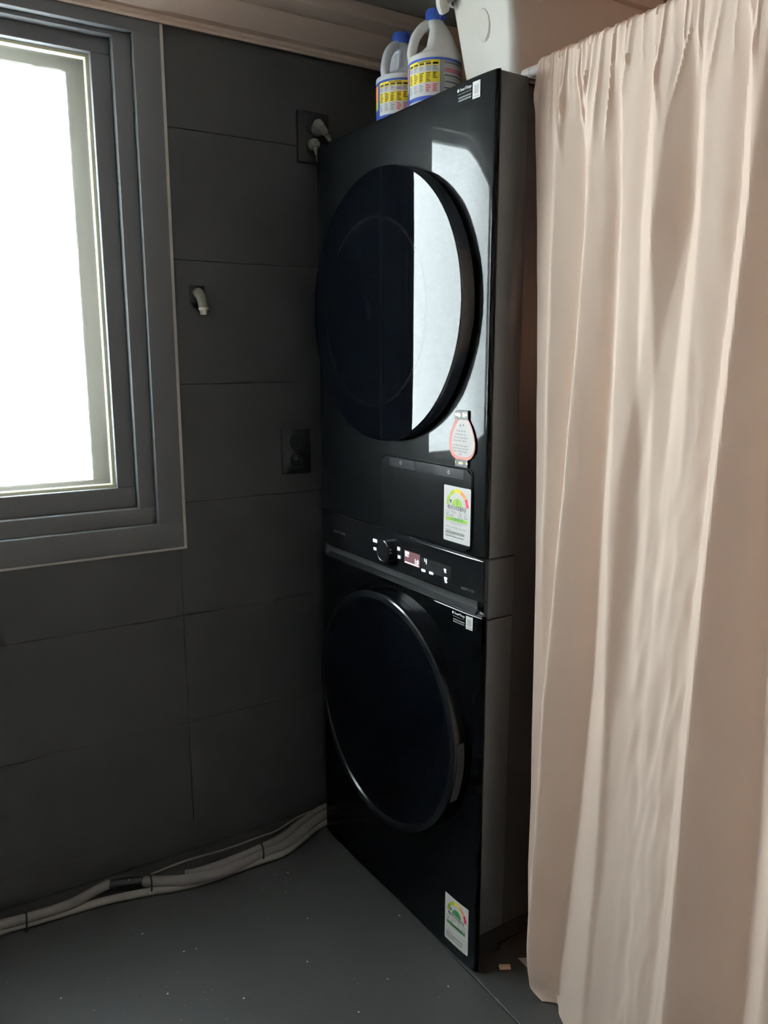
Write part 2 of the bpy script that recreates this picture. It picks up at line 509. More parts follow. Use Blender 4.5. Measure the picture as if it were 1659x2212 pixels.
def panel(name, z0, z1, m, back=-0.03, parent=None, off=0.0, bev=0.003):
    """curved-edge front panel between two heights"""
    mb = MB()
    zz = [(z0, -bev), (z0 + bev * 0.4, -bev * 0.35), (z0 + bev, 0), (z0 + bev + 0.002, 0), ((z0 + z1) / 2, 0), (z1 - bev - 0.002, 0), (z1 - bev, 0), (z1 - bev * 0.4, -bev * 0.35), (z1, -bev)]
    nu = len(ULIST)
    for z, dd in zz:
        for u in ULIST:
            mb.v.append((u, off - drop(u) + dd, z))
    for j in range(len(zz) - 1):
        for i in range(nu - 1):
            mb.f.append([j * nu + i, j * nu + i + 1, (j + 1) * nu + i + 1, (j + 1) * nu + i]); mb.m.append(0); mb.smooth.append(True)
    # returns to the back
    o = len(mb.v)
    for z in (z0, z1):
        for u in (0, W):
            mb.v.append((u, back, z))
    b0 = list(range(nu)); t0 = [(len(zz) - 1) * nu + i for i in range(nu)]
    mb.f += [b0 + [o + 1, o], t0 + [o + 3, o + 2], [o, o + 1, o + 3, o + 2],
             [j * nu for j in range(len(zz))] + [o + 2, o], [j * nu + nu - 1 for j in range(len(zz))] + [o + 3, o + 1]]
    mb.m += [0] * 5; mb.smooth += [False] * 5
    return mb.build(name, m, parent or tower)
PB = -(DROP0 + 0.004)
# front panels
panel('dryer_front_panel', 0.9695, H, M['gloss'], PB)
panel('washer_front_panel', 0.004, 0.8440, M['gloss_low'], PB)
cp = panel('control_panel', 0.8760, 0.9665, M['cover'], PB)
# grip groove under the control panel: ledge and recessed back
mb = MB()
mb.box((0.006, -0.045, 0.846), (W - 0.006, -0.026, 0.876))
mb.build('grip_recess', M['gap'], tower)
mb = MB()
mb.add([(0.030, -0.004, 0.8455), (W - 0.03, -0.004, 0.8455), (W - 0.03, -0.026, 0.8630), (0.030, -0.026, 0.8630), (0.030, -0.026, 0.8455), (W - 0.03, -0.026, 0.8455)],
       [(0, 1, 2, 3), (0, 3, 4), (1, 5, 2), (0, 4, 5, 1), (3, 2, 5, 4)])
mb.build('grip_ledge', M['ledge'], tower)
mb = MB()
mb.box((0.004, -0.012, 0.8445), (W - 0.004, -0.0015, 0.8462), bevel=0.0006, seg=1)
mb.build('edge_strip', M['darkmetal'], tower)
mb = MB(); mb.box((0.004, -0.012, 0.9668), (W - 0.004, -0.0015, 0.9690), bevel=0.0006, seg=1); mb.build('edge_strip', M['darkmetal'], tower)
mb = MB(); mb.box((0.0055, -0.03, 0.846), (0.030, -0.0115, 0.876), bevel=0.002); mb.build('grip_end', M['cover'], tower)
# cabinet body
mb = MB(); mb.box((0.006, -D, 0.085), (W - 0.006, -0.0875, H - 0.012), bevel=0.006); mb.build('cabinet', M['cabinet'], tower)
mb = MB(); mb.box((0.004, -D, H - 0.0115), (W - 0.004, -0.0875, H), bevel=0.004); mb.build('top_plate', M['cabinet'], tower)
# side trim caps behind the glass (three pieces with thin joints)
for z0, z1 in ((0.094, 0.8365), (0.8385, 0.9665), (0.9685, H - 0.001)):
    mb = MB(); mb.box((0.0, -0.0855, z0), (W, PB - 0.0005, z1), bevel=0.004, seg=3); mb.build('side_trim', M['side'], tower)
mb = MB(); mb.box((0.010, -0.080, 0.03), (W - 0.01, PB - 0.001, 0.094)); mb.box((0.02, -D + 0.02, 0.03), (W - 0.02, -0.078, 0.085)); mb.build('plinth', M['kick'], tower)
for fx in (0.05, W - 0.05):
    for fy in (-0.10, -D + 0.08):
        mb = MB(); mb.lathe([(0.022, 0.0), (0.022, 0.008), (0.012, 0.012), (0.012, 0.031)], 20, tf=lambda p, fx=fx, fy=fy: (p[0] + fx, p[1] + fy, p[2]), close=True)
        mb.build('foot', M['kick'], tower)
# cable of the seam between cabinet and trim (thin dark reveal)
mb = MB(); mb.box((0.010, -0.0885, 0.09), (W - 0.01, -0.0845, H - 0.006)); mb.build('seam_gasket', M['gap'], tower)

UC = 0.343
def disc_tf(zc, off0=0.0):
    return lambda p: (UC + p[0], p[2] + off0, zc + p[1])
def door(name, zc, glass_prof, rim_prof, glassm):
    mb = MB(); mb.lathe(rim_prof, 128, tf=disc_tf(zc))
    d = mb.build(name, M['rim'], tower)
    mb = MB(); mb.lathe(glass_prof, 128, tf=disc_tf(zc))
    g = mb.build('door_glass', glassm, d)
    return d
R0 = 0.298
rim_prof = [(R0, -0.012), (R0, 0.026), (R0 - 0.0003, 0.0300), (R0 - 0.0008, 0.0312)]
gl = [(R0 - 0.0008, 0.0312), (R0 - 0.0022, 0.0319), (R0 - 0.02, 0.0320), (0.2, 0.0320), (0.1, 0.0320), (0.0005, 0.0320)]
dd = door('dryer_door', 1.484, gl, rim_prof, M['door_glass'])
mb = MB()
mb.lathe([(0.2040, 0.03215), (0.2110, 0.03215)], 96, tf=lambda p: (UC + 0.028 + p[0], p[2], 1.474 + p[1]))
mb.build('inner_ring', M['inner'], dd, fix=False)
def arc_pad(rad, a0, a1, o0, o1, zc, th=0.002, n=20):
    mb = MB()
    for k in range(n + 1):
        a = a0 + (a1 - a0) * k / n
        for rr in (rad, rad + th):
            for o in (o0, o1):
                mb.v.append((UC + rr * math.cos(a), o, zc + rr * math.sin(a)))
    for k in range(n):
        b = 4 * k
        for q in ((0, 1, 5, 4), (2, 6, 7, 3), (0, 4, 6, 2), (1, 3, 7, 5)):
            mb.f.append([b + i for i in q]); mb.m.append(0); mb.smooth.append(False)
    mb.f.append([0, 2, 3, 1]); mb.f.append([4 * n, 4 * n + 1, 4 * n + 3, 4 * n + 2]); mb.m += [0, 0]; mb.smooth += [False, False]
    return mb
arc_pad(R0 - 0.0003, PI - 0.33, PI + 0.33, 0.001, 0.029, 1.484, 0.0012).build('handle', M['pocket'], dd)
# washer door: domed glass
ZW = 0.520
rim2 = [(R0, -0.012), (R0, 0.020), (R0 - 0.001, 0.027), (R0 - 0.004, 0.030), (R0 - 0.014, 0.0315), (R0 - 0.018, 0.030), (R0 - 0.022, 0.026)]
gl2 = [(R0 - 0.022, 0.026), (R0 - 0.03, 0.0285), (R0 - 0.06, 0.031), (0.19, 0.032), (0.12, 0.0325), (0.05, 0.033), (0.0005, 0.033)]
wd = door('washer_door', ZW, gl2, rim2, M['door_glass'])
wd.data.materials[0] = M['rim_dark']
arc_pad(R0 - 0.0003, PI - 0.10, PI + 0.40, 0.0035, 0.0225, ZW).build('handle', M['cabinet'], wd)

# ---- mapped flat print on the curved front
def on_front(u, z, off=0.0009):
    return (u, off - drop(u), z)
def text_polys(s, size, bold=0.0):
    cu = bpy.data.curves.new('txt', 'FONT')
    cu.body = s
    cu.size = size
    cu.offset = bold
    cu.resolution_u = 2
    o = bpy.data.objects.new('txt', cu)
    C.objects.link(o)
    dg = bpy.context.evaluated_depsgraph_get()
    me = bpy.data.meshes.new_from_object(o.evaluated_get(dg))
    vs_ = [v.co.copy() for v in me.vertices]
    fs = [list(p.vertices) for p in me.polygons]
    bpy.data.objects.remove(o)
    bpy.data.curves.remove(cu)
    bpy.data.meshes.remove(me)
    return vs_, fs
class Print:
    """flat print drawn in sticker coordinates: x to the viewer's right, y up, mapped on the front face"""
    def __init__(s, u_left, z_bot, base=0.0009):
        s.mb = MB(); s.ul = u_left; s.zb = z_bot; s.base = base; s.mats = []; s.layer = 0
    def mi(s, m):
        if m not in s.mats: s.mats.append(m)
        return s.mats.index(m)
    def P(s, x, y, lay):
        return on_front(s.ul - x, s.zb + y, s.base + 0.00012 * lay)
    def rect(s, x0, y0, x1, y1, m, lay=1, n=1):
        vs_ = []
        for k in range(n + 1):
            x = x0 + (x1 - x0) * k / n
            vs_ += [s.P(x, y0, lay), s.P(x, y1, lay)]
        s.mb.add(vs_, [(2 * k, 2 * k + 2, 2 * k + 3, 2 * k + 1) for k in range(n)], s.mi(m))
    def poly(s, pts, m, lay=1):
        s.mb.add([s.P(x, y, lay) for x, y in pts], [list(range(len(pts)))], s.mi(m))
    def arc(s, cx, cy, r0, r1, a0, a1, m, lay=1, n=8):
        vs_ = []
        for k in range(n + 1):
            a = math.radians(a0 + (a1 - a0) * k / n)
            vs_ += [s.P(cx + r0 * math.cos(a), cy + r0 * math.sin(a), lay), s.P(cx + r1 * math.cos(a), cy + r1 * math.sin(a), lay)]
        s.mb.add(vs_, [(2 * k, 2 * k + 2, 2 * k + 3, 2 * k + 1) for k in range(n)], s.mi(m))
    def text(s, x, y, t, size, m, lay=2, width=None, bold=0.0, center=False):
        vs_, fs = text_polys(t, size, bold)
        if not vs_: return
        mxx = max(v.x for v in vs_); mnx = min(v.x for v in vs_)
        k = 1.0 if not width else width / (mxx - mnx)
        if center: x = x - (mxx - mnx) * k / 2
        s.mb.add([s.P(x + (v.x - mnx) * k, y + v.y, lay) for v in vs_], fs, s.mi(m))
    def bars(s, x0, x1, y, h, m, lay=2, seed=1, word=(0.002, 0.006), gap=0.0012):
        r = random.Random(seed)
        x = x0
        while x < x1 - 0.0005:
            wd_ = min(r.uniform(*word), x1 - x)
            s.rect(x, y, x + wd_, y + h, m, lay)
            x += wd_ + gap
    def build(s, name, parent=None):
        return s.mb.build(name, s.mats, parent or tower, fix=False)

def energy_sticker(u_left, z_bot, w_, h_, base, green, bar, won):
    p = Print(u_left, z_bot, base)
    n = 8
    r = 0.003
    # rounded paper
    for (x0, x1, y0, y1) in ((r, w_ - r, 0, h_), (0, r, r, h_ - r), (w_ - r, w_, r, h_ - r)):
        p.rect(x0, y0, x1, y1, M['paper'], 0, n)
    for cx, cy, a in ((r, r, 180), (w_ - r, r, 270), (w_ - r, h_ - r, 0), (r, h_ - r, 90)):
        p.arc(cx, cy, 0, r, a, a + 90, M['paper'], 0, 4)
    cx, cy = w_ * 0.52, h_ * 0.655
    R = w_ * 0.415
    for a0, a1, m in ((180, 144, 'p_green'), (144, 108, 'p_lime'), (108, 72, 'p_yellow'), (72, 36, 'p_orange'), (36, 0, 'p_red')):
        p.arc(cx, cy, R * 0.78, R, a0 - 1.2, a1 + 1.2, M[m], 1, 8)
    for i in range(5):
        a = math.radians(162 - 36 * i)
        p.text(cx + R * 0.89 * math.cos(a), cy + R * 0.89 * math.sin(a) - 0.0022, str(i + 1), 0.006, M['p_grey'], 2, center=True)
    p.arc(cx, cy, 0, R * 0.46, 0, 180, green, 1, 16)
    p.text(cx, cy + R * 0.06, '1', R * 0.46, M['p_black'], 2, center=True)
    p.poly([(cx - R * 0.75, cy + R * 0.30), (cx - R * 0.52, cy + R * 0.33), (cx - R * 0.56, cy + R * 0.08)], M['p_black'], 1)
    p.text(w_ * 0.5, h_ * 0.585, '에너지소비효율등급', 0.0105, M['p_black'], 2, width=w_ * 0.70, bold=0.0002, center=True)
    # table of small print
    for k in range(6):
        for c in range(4):
            if (k * 7 + c * 3) % 5 != 1:
                p.rect(w_ * 0.10 + c * w_ * 0.028, h_ * (0.46 + 0.016 * k), w_ * 0.122 + c * w_ * 0.028, h_ * (0.472 + 0.016 * k), M['p_lgrey'], 1)
    for y in (0.560, 0.525, 0.490):
        p.rect(w_ * 0.26, h_ * y - 0.0003, w_ * 0.92, h_ * y, M['p_lgrey'], 1, 4)
    for k, (x0, x1, y, m) in enumerate(((0.28, 0.50, 0.537, 'p_grey'), (0.58, 0.69, 0.537, 'p_black'), (0.77, 0.88, 0.540, 'p_grey'), (0.36, 0.42, 0.505, 'p_grey'), (0.61, 0.69, 0.503, 'p_black'), (0.79, 0.86, 0.503, 'p_black'),
                                        (0.10, 0.18, 0.466, 'p_grey'), (0.24, 0.38, 0.466, 'p_black'), (0.56, 0.73, 0.462, 'p_grey'), (0.78, 0.91, 0.462, 'p_black'))):
        p.bars(w_ * x0, w_ * x1, h_ * y, h_ * 0.010, M[m], 2, k + 3)
    p.rect(w_ * 0.10, h_ * 0.375, w_ * 0.89, h_ * 0.438, bar, 1, 6)
    p.text(w_ * 0.52, h_ * 0.392, won, 0.0085, M['p_dgreen'] if bar == M['p_green'] else M['p_black'], 2, bold=0.0002, center=True)
    p.bars(w_ * 0.09, w_ * 0.90, h_ * 0.352, h_ * 0.007, M['p_grey'], 2, 31)
    p.bars(w_ * 0.25, w_ * 0.72, h_ * 0.330, h_ * 0.007, M['p_grey'], 2, 32)
    p.bars(w_ * 0.08, w_ * 0.88, h_ * 0.255, h_ * 0.009, M['p_grey'], 2, 33)
    p.rect(w_ * 0.08, h_ * 0.222, w_ * 0.97, h_ * 0.2235, M['p_lgrey'], 1, 4)
    p.bars(w_ * 0.08, w_ * 0.30, h_ * 0.200, h_ * 0.008, M['p_grey'], 2, 34)
    rr = random.Random(8)
    x = w_ * 0.08
    while x < w_ * 0.80:
        ww = rr.uniform(0.0005, 0.0014)
        p.rect(x, h_ * 0.140, x + ww, h_ * 0.188, M['p_grey'], 2)
        x += ww + rr.uniform(0.0004, 0.0009)
    p.bars(w_ * 0.08, w_ * 0.45, h_ * 0.118, h_ * 0.008, M['p_grey'], 2, 35)
    p.bars(w_ * 0.08, w_ * 0.78, h_ * 0.088, h_ * 0.014, M['p_black'], 2, 36)
    return p.build('energy_label')

# lint filter cover with rounded corners, standing slightly proud
def rrect(x0, x1, z0, z1, r, n=6):
    pts = []
    for cx, cz, a in ((x1 - r, z1 - r, 0), (x0 + r, z1 - r, 90), (x0 + r, z0 + r, 180), (x1 - r, z0 + r, 270)):
        for k in range(n + 1):
            t = math.radians(a + 90 * k / n)
            pts.append((cx + r * math.cos(t), cz + r * math.sin(t)))
    return pts
def slab(name, x0, x1, z0, z1, r, off0, off1, m, bev=0.0015, parent=None):
    outer = rrect(x0, x1, z0, z1, r)
    inner = rrect(x0 + bev, x1 - bev, z0 + bev, z1 - bev, max(r - bev, 0.0005))
    mb = MB()
    k = len(outer)
    for ring_, of in ((outer, off0), (outer, off1 - bev), (inner, off1)):
        for u, z in ring_:
            mb.v.append(on_front(u, z, of))
    for j in range(2):
        for i in range(k):
            mb.f.append([j * k + i, j * k + (i + 1) % k, (j + 1) * k + (i + 1) % k, (j + 1) * k + i]); mb.m.append(0); mb.smooth.append(True)
    # face: vertical strips so that it follows the curved front
    us = [x0 + bev + (x1 - x0 - 2 * bev) * i / 24 for i in range(25)]
    top = {}
    rr = max(r - bev, 0.0005)
    o = len(mb.v)
    for u in us:
        e = 0.0
        for c in (x0 + bev + rr, x1 - bev - rr):
            s_ = (c - u) if c < (x0 + x1) / 2 else (u - c)
            if s_ > 0: e = rr - math.sqrt(max(0, rr * rr - s_ * s_))
        mb.v.append(on_front(u, z0 + bev + e, off1)); mb.v.append(on_front(u, z1 - bev - e, off1))
    for i in range(24):
        mb.f.append([o + 2 * i, o + 2 * i + 2, o + 2 * i + 3, o + 2 * i + 1]); mb.m.append(0); mb.smooth.append(True)
    return mb.build(name, m, parent or tower)
slab('filter_cover', 0.038, 0.369, 0.975, 1.150, 0.012, -0.004, 0.0042, M['cover'], 0.0022)
energy_sticker(0.1265, 0.9905, 0.0875, 0.1195, 0.0050, M['p_green'], M['p_green'], '53,000원/년')
energy_sticker(0.1050, 0.0325, 0.0815, 0.1195, 0.0010, M['p_dgreen'], M['p_dgreen'], '33,000원/년')
# two smoky film tabs with ring marks at the top of the filter cover
for u0, u1, z0, z1, uc in ((0.335, 0.236, 1.127, 1.147, 0.290), (0.165, 0.062, 1.127, 1.146, 0.112)):
    p = Print(u0, z0, 0.0048)
    p.rect(0, 0, u0 - u1, z1 - z0, M['tape'], 0, 8)
    p.arc(u0 - uc, (z1 - z0) * 0.55, 0.0026, 0.0040, 0, 360, M['p_grey'], 1, 20)
    p.build('film_tab')
# corner stickers: white square tag and small white print beside it
def corner_tag(u_r, z_c, size, nm='corner_sticker'):
    p = Print(u_r + size[0], z_c - size[1] / 2, 0.0010)
    p.rect(0, 0, size[0], size[1], M['paper'], 0, 4)
    p.rect(size[0] * 0.22, size[1] * 0.26, size[0] * 0.80, size[1] * 0.78, M['p_lgrey'], 1, 3)
    p.bars(size[0] * 0.15, size[0] * 0.85, size[1] * 0.10, size[1] * 0.06, M['p_grey'], 1, 4, (0.001, 0.003), 0.0006)
    p.build(nm)
    p = Print(u_r + size[0] + 0.046, z_c - 0.013, 0.0010)
    p.arc(0.003, 0.0235, 0, 0.0032, 0, 360, M['p_white'], 1, 14)
    p.text(0.0085, 0.0210, 'SmartThings', 0.0075, M['p_white'], 1, width=0.034, bold=0.0002)
    p.bars(0.002, 0.042, 0.0155, 0.0013, M['p_grey'], 1, 12, (0.001, 0.003), 0.0007)
    p.bars(0.004, 0.042, 0.0080, 0.0030, M['p_grey'], 1, 13, (0.002, 0.004), 0.0008)
    p.bars(0.004, 0.042, 0.0030, 0.0030, M['p_grey'], 1, 14, (0.002, 0.004), 0.0008)
    p.build('printed_mark')
corner_tag(0.041, 1.868, (0.021, 0.030))
corner_tag(0.030, 0.8235, (0.021, 0.029))

# control panel: dial, lit icons, screen
DU, DZ = 0.345, 0.9215
mb = MB()
mb.lathe([(0.026, 0.0), (0.026, 0.016), (0.0245, 0.0185), (0.022, 0.019), (0.0005, 0.019)], 48, tf=lambda p: (DU + p[0], p[2], DZ + p[1]))
dial = mb.build('dial', M['dial'], tower)
mb = MB()
mb.lathe([(0.0262, 0.0165), (0.0268, 0.0180), (0.0250, 0.0196), (0.0240, 0.0190)], 48, tf=lambda p: (DU + p[0], p[2], DZ + p[1]))
mb.build('dial_ring', M['darkmetal'], dial)
p = Print(0.279, 0.9045, 0.0008)     # screen
p.rect(0, 0, 0.061, 0.031, M['lit_dim'], 0)
p.rect(0.003, 0.0225, 0.019, 0.0290, M['lit'], 1)
p.rect(0.003, 0.0170, 0.012, 0.0210, M['lit'], 1)
p.rect(0.013, 0.0165, 0.017, 0.0200, M['lit'], 1)
p.rect(0.002, 0.0015, 0.057, 0.0042, M['lit'], 1)
p.text(0.042, 0.0060, '1:0', 0.016, M['lit'], 1, width=0.015, bold=0.0006)
p.build('screen')
p = Print(0.2150, 0.9030, 0.0006)
p.rect(0, 0, 0.110, 0.029, M['tape'], 0, 4)
p.build('touch_strip')
def icon(u, z, kind, sz):
    p = Print(u + sz[0] / 2, z - sz[1] / 2, 0.0012)
    w_, h_ = sz
    if kind == 'block':
        p.poly([(x + w_ / 2, y + h_ / 2) for x, y in [(a - 0, b) for a, b in rrect(-w_ / 2, w_ / 2, -h_ / 2, h_ / 2, h_ * 0.25)]], M['lit'], 1)
    elif kind == 'pair':
        for x in (0, w_ * 0.56):
            p.rect(x, 0, x + w_ * 0.16, h_, M['lit'], 1)
            p.rect(x + w_ * 0.28, h_ * 0.1, x + w_ * 0.42, h_ * 0.9, M['lit'], 1)
            p.rect(x, h_ * 0.42, x + w_ * 0.42, h_ * 0.58, M['lit'], 1)
    elif kind == 'four':
        p.rect(0, h_ * 0.45, w_ * 0.22, h_, M['lit'], 1); p.rect(0, h_ * 0.40, w_ * 0.8, h_ * 0.56, M['lit'], 1); p.rect(w_ * 0.62, 0, w_ * 0.86, h_, M['lit'], 1)
    elif kind == 'stack':
        p.rect(0, h_ * 0.60, w_, h_, M['lit'], 1); p.rect(w_ * 0.1, h_ * 0.34, w_ * 0.85, h_ * 0.54, M['lit'], 1); p.rect(w_ * 0.25, 0, w_, h_ * 0.28, M['lit'], 1)
    elif kind == 'lozenge':
        p.poly([(x + w_ / 2, y + h_ / 2) for x, y in rrect(-w_ / 2, w_ / 2, -h_ / 2, h_ / 2, h_ * 0.48)], M['lit'], 1)
    p.build('lit_icon')
icon(0.405, 0.9330, 'block', (0.018, 0.0085))
icon(0.405, 0.9125, 'block', (0.013, 0.0070))
icon(0.302, 0.9330, 'pair', (0.011, 0.0095))
icon(0.300, 0.9135, 'pair', (0.011, 0.0085))
icon(0.195, 0.9255, 'four', (0.010, 0.0120))
icon(0.2035, 0.9025, 'lozenge', (0.016, 0.0062))
icon(0.1740, 0.9030, 'lozenge', (0.016, 0.0062))
icon(0.1240, 0.9195, 'stack', (0.0085, 0.0090))
icon(0.1215, 0.8995, 'stack', (0.0100, 0.0125))
p = Print(0.068, 0.8925, 0.0008); p.text(0, 0, 'BESPOKE', 0.008, M['faint'], 1, width=0.040, bold=0.0003); p.build('faint_lettering')
p = Print(0.610, 0.9190, 0.0008); p.text(0, 0, 'SAMSUNG', 0.009, M['faint'], 1, width=0.060, bold=0.0003); p.build('faint_lettering')

# ------------------------------------------------------------------ paper note taped on the dryer front
def on_world(u, z, off):
    a = math.radians(91.75)
    y = off - drop(u)
    return Vector((BR.x + u * math.cos(a) - y * math.sin(a), BR.y + u * math.sin(a) + y * math.cos(a), z))
note = thing('paper_note', 'pear shaped pink bordered handwritten note taped to the dryer front', 'note', BR, math.radians(91.75))
NU, NZ0, NZ1 = 0.0735, 1.1660, 1.2600
def pear(t, k=1.0):
    """t in 0..2pi outline of the note"""
    y = math.sin(t)
    wv = 0.0405 * (1.0 - 0.30 * y - 0.06 * y * y)
    c = math.copysign(abs(math.cos(t)) ** 0.75, math.cos(t))
    return c * wv * k, y * (NZ1 - NZ0) / 2 * (1 if k == 1 else k)
def note_layer(k, off, m, shift=0.0, tilt=0.0):
    mb = MB()
    n = 56
    zc = (NZ0 + NZ1) / 2
    # built in horizontal slices so that it bends with the front
    rows = 20
    for j in range(rows + 1):
        t = -PI / 2 + PI * j / rows
        x, y = pear(t, k)
        for i in range(9):
            xx = -x + 2 * x * i / 8
            mb.v.append(on_front(NU + shift - xx, zc + y, off + tilt * max(0, xx)))
    for j in range(rows):
        for i in range(8):
            mb.f.append([j * 9 + i, j * 9 + i + 1, (j + 1) * 9 + i + 1, (j + 1) * 9 + i]); mb.m.append(0); mb.smooth.append(True)
    return mb, m
mb, m = note_layer(1.0, 0.0016, M['note_pink'], 0.0, 0.05); mb.build('note_border', m, note, fix=False)
mb, m = note_layer(0.86, 0.0019, M['note'], -0.003, 0.05); mb.build('note_sheet', m, note, fix=False)
p = Print(NU + 0.03, NZ0, 0.0036)
p.arc(0.026, 0.072, 0, 0.0022, 0, 360, M['p_grey'], 1, 8); p.arc(0.036, 0.073, 0, 0.0024, 0, 360, M['p_grey'], 1, 8); p.arc(0.031, 0.067, 0.0006, 0.0015, 180, 360, M['p_grey'], 1, 6)
r = random.Random(5)
for y, x0, x1 in ((0.0590, 0.012, 0.044), (0.0520, 0.010, 0.046), (0.0455, 0.008, 0.050), (0.0390, 0.004, 0.048), (0.0290, 0.003, 0.050), (0.0230, 0.003, 0.052), (0.0170, 0.006, 0.048), (0.0110, 0.022, 0.030)):
    x = x0
    while x < x1:
        ln = r.uniform(0.003, 0.008)
        # handwriting: short slanted pen strokes grouped in words
        q = x
        while q < min(x + ln, x1):
            h = r.uniform(0.0020, 0.0036); dx = r.uniform(-0.0006, 0.0008); yy = y + r.uniform(-0.0006, 0.0006)
            p.poly([(q, yy), (q + 0.0005, yy), (q + 0.0005 + dx, yy + h), (q + dx, yy + h)], M['p_grey'], 1)
            if r.random() < 0.6:
                p.rect(q, yy + h * r.uniform(0.2, 0.9), q + 0.0014, yy + h * r.uniform(0.2, 0.9) + 0.0005, M['p_grey'], 1)
            q += r.uniform(0.0009, 0.0016)
        x += ln + r.uniform(0.0014, 0.003)
p.build('handwriting', note)
def tape_piece(u_l, z_b, w_, h_, words):
    p = Print(u_l, z_b, 0.0042)
    p.rect(0, 0, w_, h_, M['note_tape'], 0, 4)
    for x, ww in words:
        rr = random.Random(int(x * 1e5) + 3)
        q = x
        while q < x + ww:
            y = h_ * rr.uniform(0.22, 0.4)
            p.rect(q, y, q + 0.0012, h_ * rr.uniform(0.62, 0.82), M['gold'], 1)
            p.rect(q, h_ * rr.uniform(0.3, 0.7), q + 0.0032, h_ * 0.5 + 0.0010, M['gold'], 1)
            q += 0.0028
    p.build('tape', note)
tape_piece(0.0950, 1.2505, 0.0415, 0.0180, ((0.001, 0.015), (0.025, 0.012)))
tape_piece(0.0920, 1.1530, 0.0395, 0.0150, ((0.001, 0.0015), (0.012, 0.014), (0.035, 0.003)))

# ------------------------------------------------------------------ curtain, rod
X0 = 1.100
ROD_Z, ROD_R = 1.906, 0.011
def interp(tab, z):
    """tab: list of (z, value) sorted descending z"""
    if z >= tab[0][0]: return tab[0][1]
    for (za, a), (zb, b) in zip(tab, tab[1:]):
        if z >= zb:
            t = (z - zb) / (za - zb)
            if isinstance(a, tuple):
                return tuple(b[i] + (a[i] - b[i]) * t for i in range(len(a)))
            return b + (a - b) * t
    return tab[-1][1]
K = 0.9735
# bands whose cloth turns towards the window: (z, (far y, near y, slope))
bands = [
    [(1.86, (1.193, 1.183, 0.5)), (1.6, (1.192, 1.182, 0.6)), (0.9, (1.185, 1.178, 0.3))],
    [(1.86, (1.130, 1.120, 0.9)), (1.6, (1.121, 1.106, 1.0)), (1.15, (1.142, 1.118, 1.0)), (0.7, (1.166, 1.140, 1.0)), (0.1, (1.180, 1.155, 0.9))],
    [(1.86, (1.050, 1.040, 0.9)), (1.6, (1.043, 1.025, 1.0)), (1.15, (1.055, 1.002, 0.85)), (0.7, (1.070, 0.984, 0.82)), (0.1, (1.099, 0.991, 0.70))],
    [(1.86, (0.975, 0.960, 0.8)), (1.6, (0.985, 0.943, 0.75)), (1.15, (0.955, 0.930, 0.45)), (0.7, (0.950, 0.93, 0.10))],
    [(1.86, (0.885, 0.870, 0.7)), (1.6, (0.889, 0.860, 0.8)), (1.15, (0.905, 0.860, 0.35)), (0.7, (0.91, 0.86, 0.18)), (0.1, (0.91, 0.86, 0.20))],
    [(1.86, (0.800, 0.785, 0.8)), (1.6, (0.798, 0.772, 0.9)), (1.15, (0.815, 0.782, 0.9)), (0.7, (0.827, 0.786, 0.85)), (0.1, (0.848, 0.786, 0.75))],
    [(1.86, (0.735, 0.72, 0.7)), (1.6, (0.742, 0.72, 0.7)), (1.15, (0.715, 0.68, 0.8)), (0.7, (0.692, 0.635, 0.8)), (0.1, (0.680, 0.62, 0.75))],
    [(1.86, (0.64, 0.62, 0.7)), (0.7, (0.57, 0.53, 0.8)), (0.1, (0.57, 0.51, 0.75))],
    [(1.86, (0.53, 0.51, 0.7)), (0.7, (0.47, 0.43, 0.8)), (0.1, (0.47, 0.41, 0.75))],
]
bands += [
    [(1.86, (1.10, 1.060, -0.2)), (1.6, (1.102, 1.050, -0.45)), (0.7, (1.138, 1.072, -0.75)), (0.1, (1.152, 1.103, -0.85))],
    [(1.86, (0.765, 0.745, -0.4)), (1.6, (0.770, 0.744, -0.6)), (1.15, (0.778, 0.72, -0.8)), (0.7, (0.783, 0.695, -0.95)), (0.1, (0.783, 0.683, -1.0))],
    [(1.86, (0.93, 0.90, -0.3)), (1.6, (0.938, 0.895, -0.5)), (1.15, (0.985, 0.962, -0.3)), (0.9, (0.982, 0.974, -0.25)), (0.1, (0.992, 0.984, -0.3))],
    [(1.6, (0.93, 0.85, 0.0)), (1.15, (0.945, 0.83, 0.15)), (0.7, (0.975, 0.835, 0.30)), (0.1, (0.984, 0.855, 0.34))],
    [(1.86, (1.185, 1.125, -0.3)), (1.6, (1.183, 1.122, -0.55)), (1.15, (1.176, 1.144, -0.55)), (0.7, (1.19, 1.168, -0.3))],
]
yy = 0.36
while yy > -1.1:
    bands.append([(1.86, (yy, yy - 0.03, 0.7)), (0.1, (yy, yy - 0.05, 0.75))])
    yy -= random.uniform(0.09, 0.13)
edge = [(1.9, 1.226), (1.6, 1.199), (1.35, 1.181), (1.0, 1.168), (0.67, 1.163), (0.3, 1.158), (0.12, 1.149), (0.06, 1.137), (0.025, 1.122), (0.0, 1.092)]
Y_END = -1.05
def sm(x):
    x = max(0.0, min(1.0, x)); return x * x * (3 - 2 * x)
NY = 620
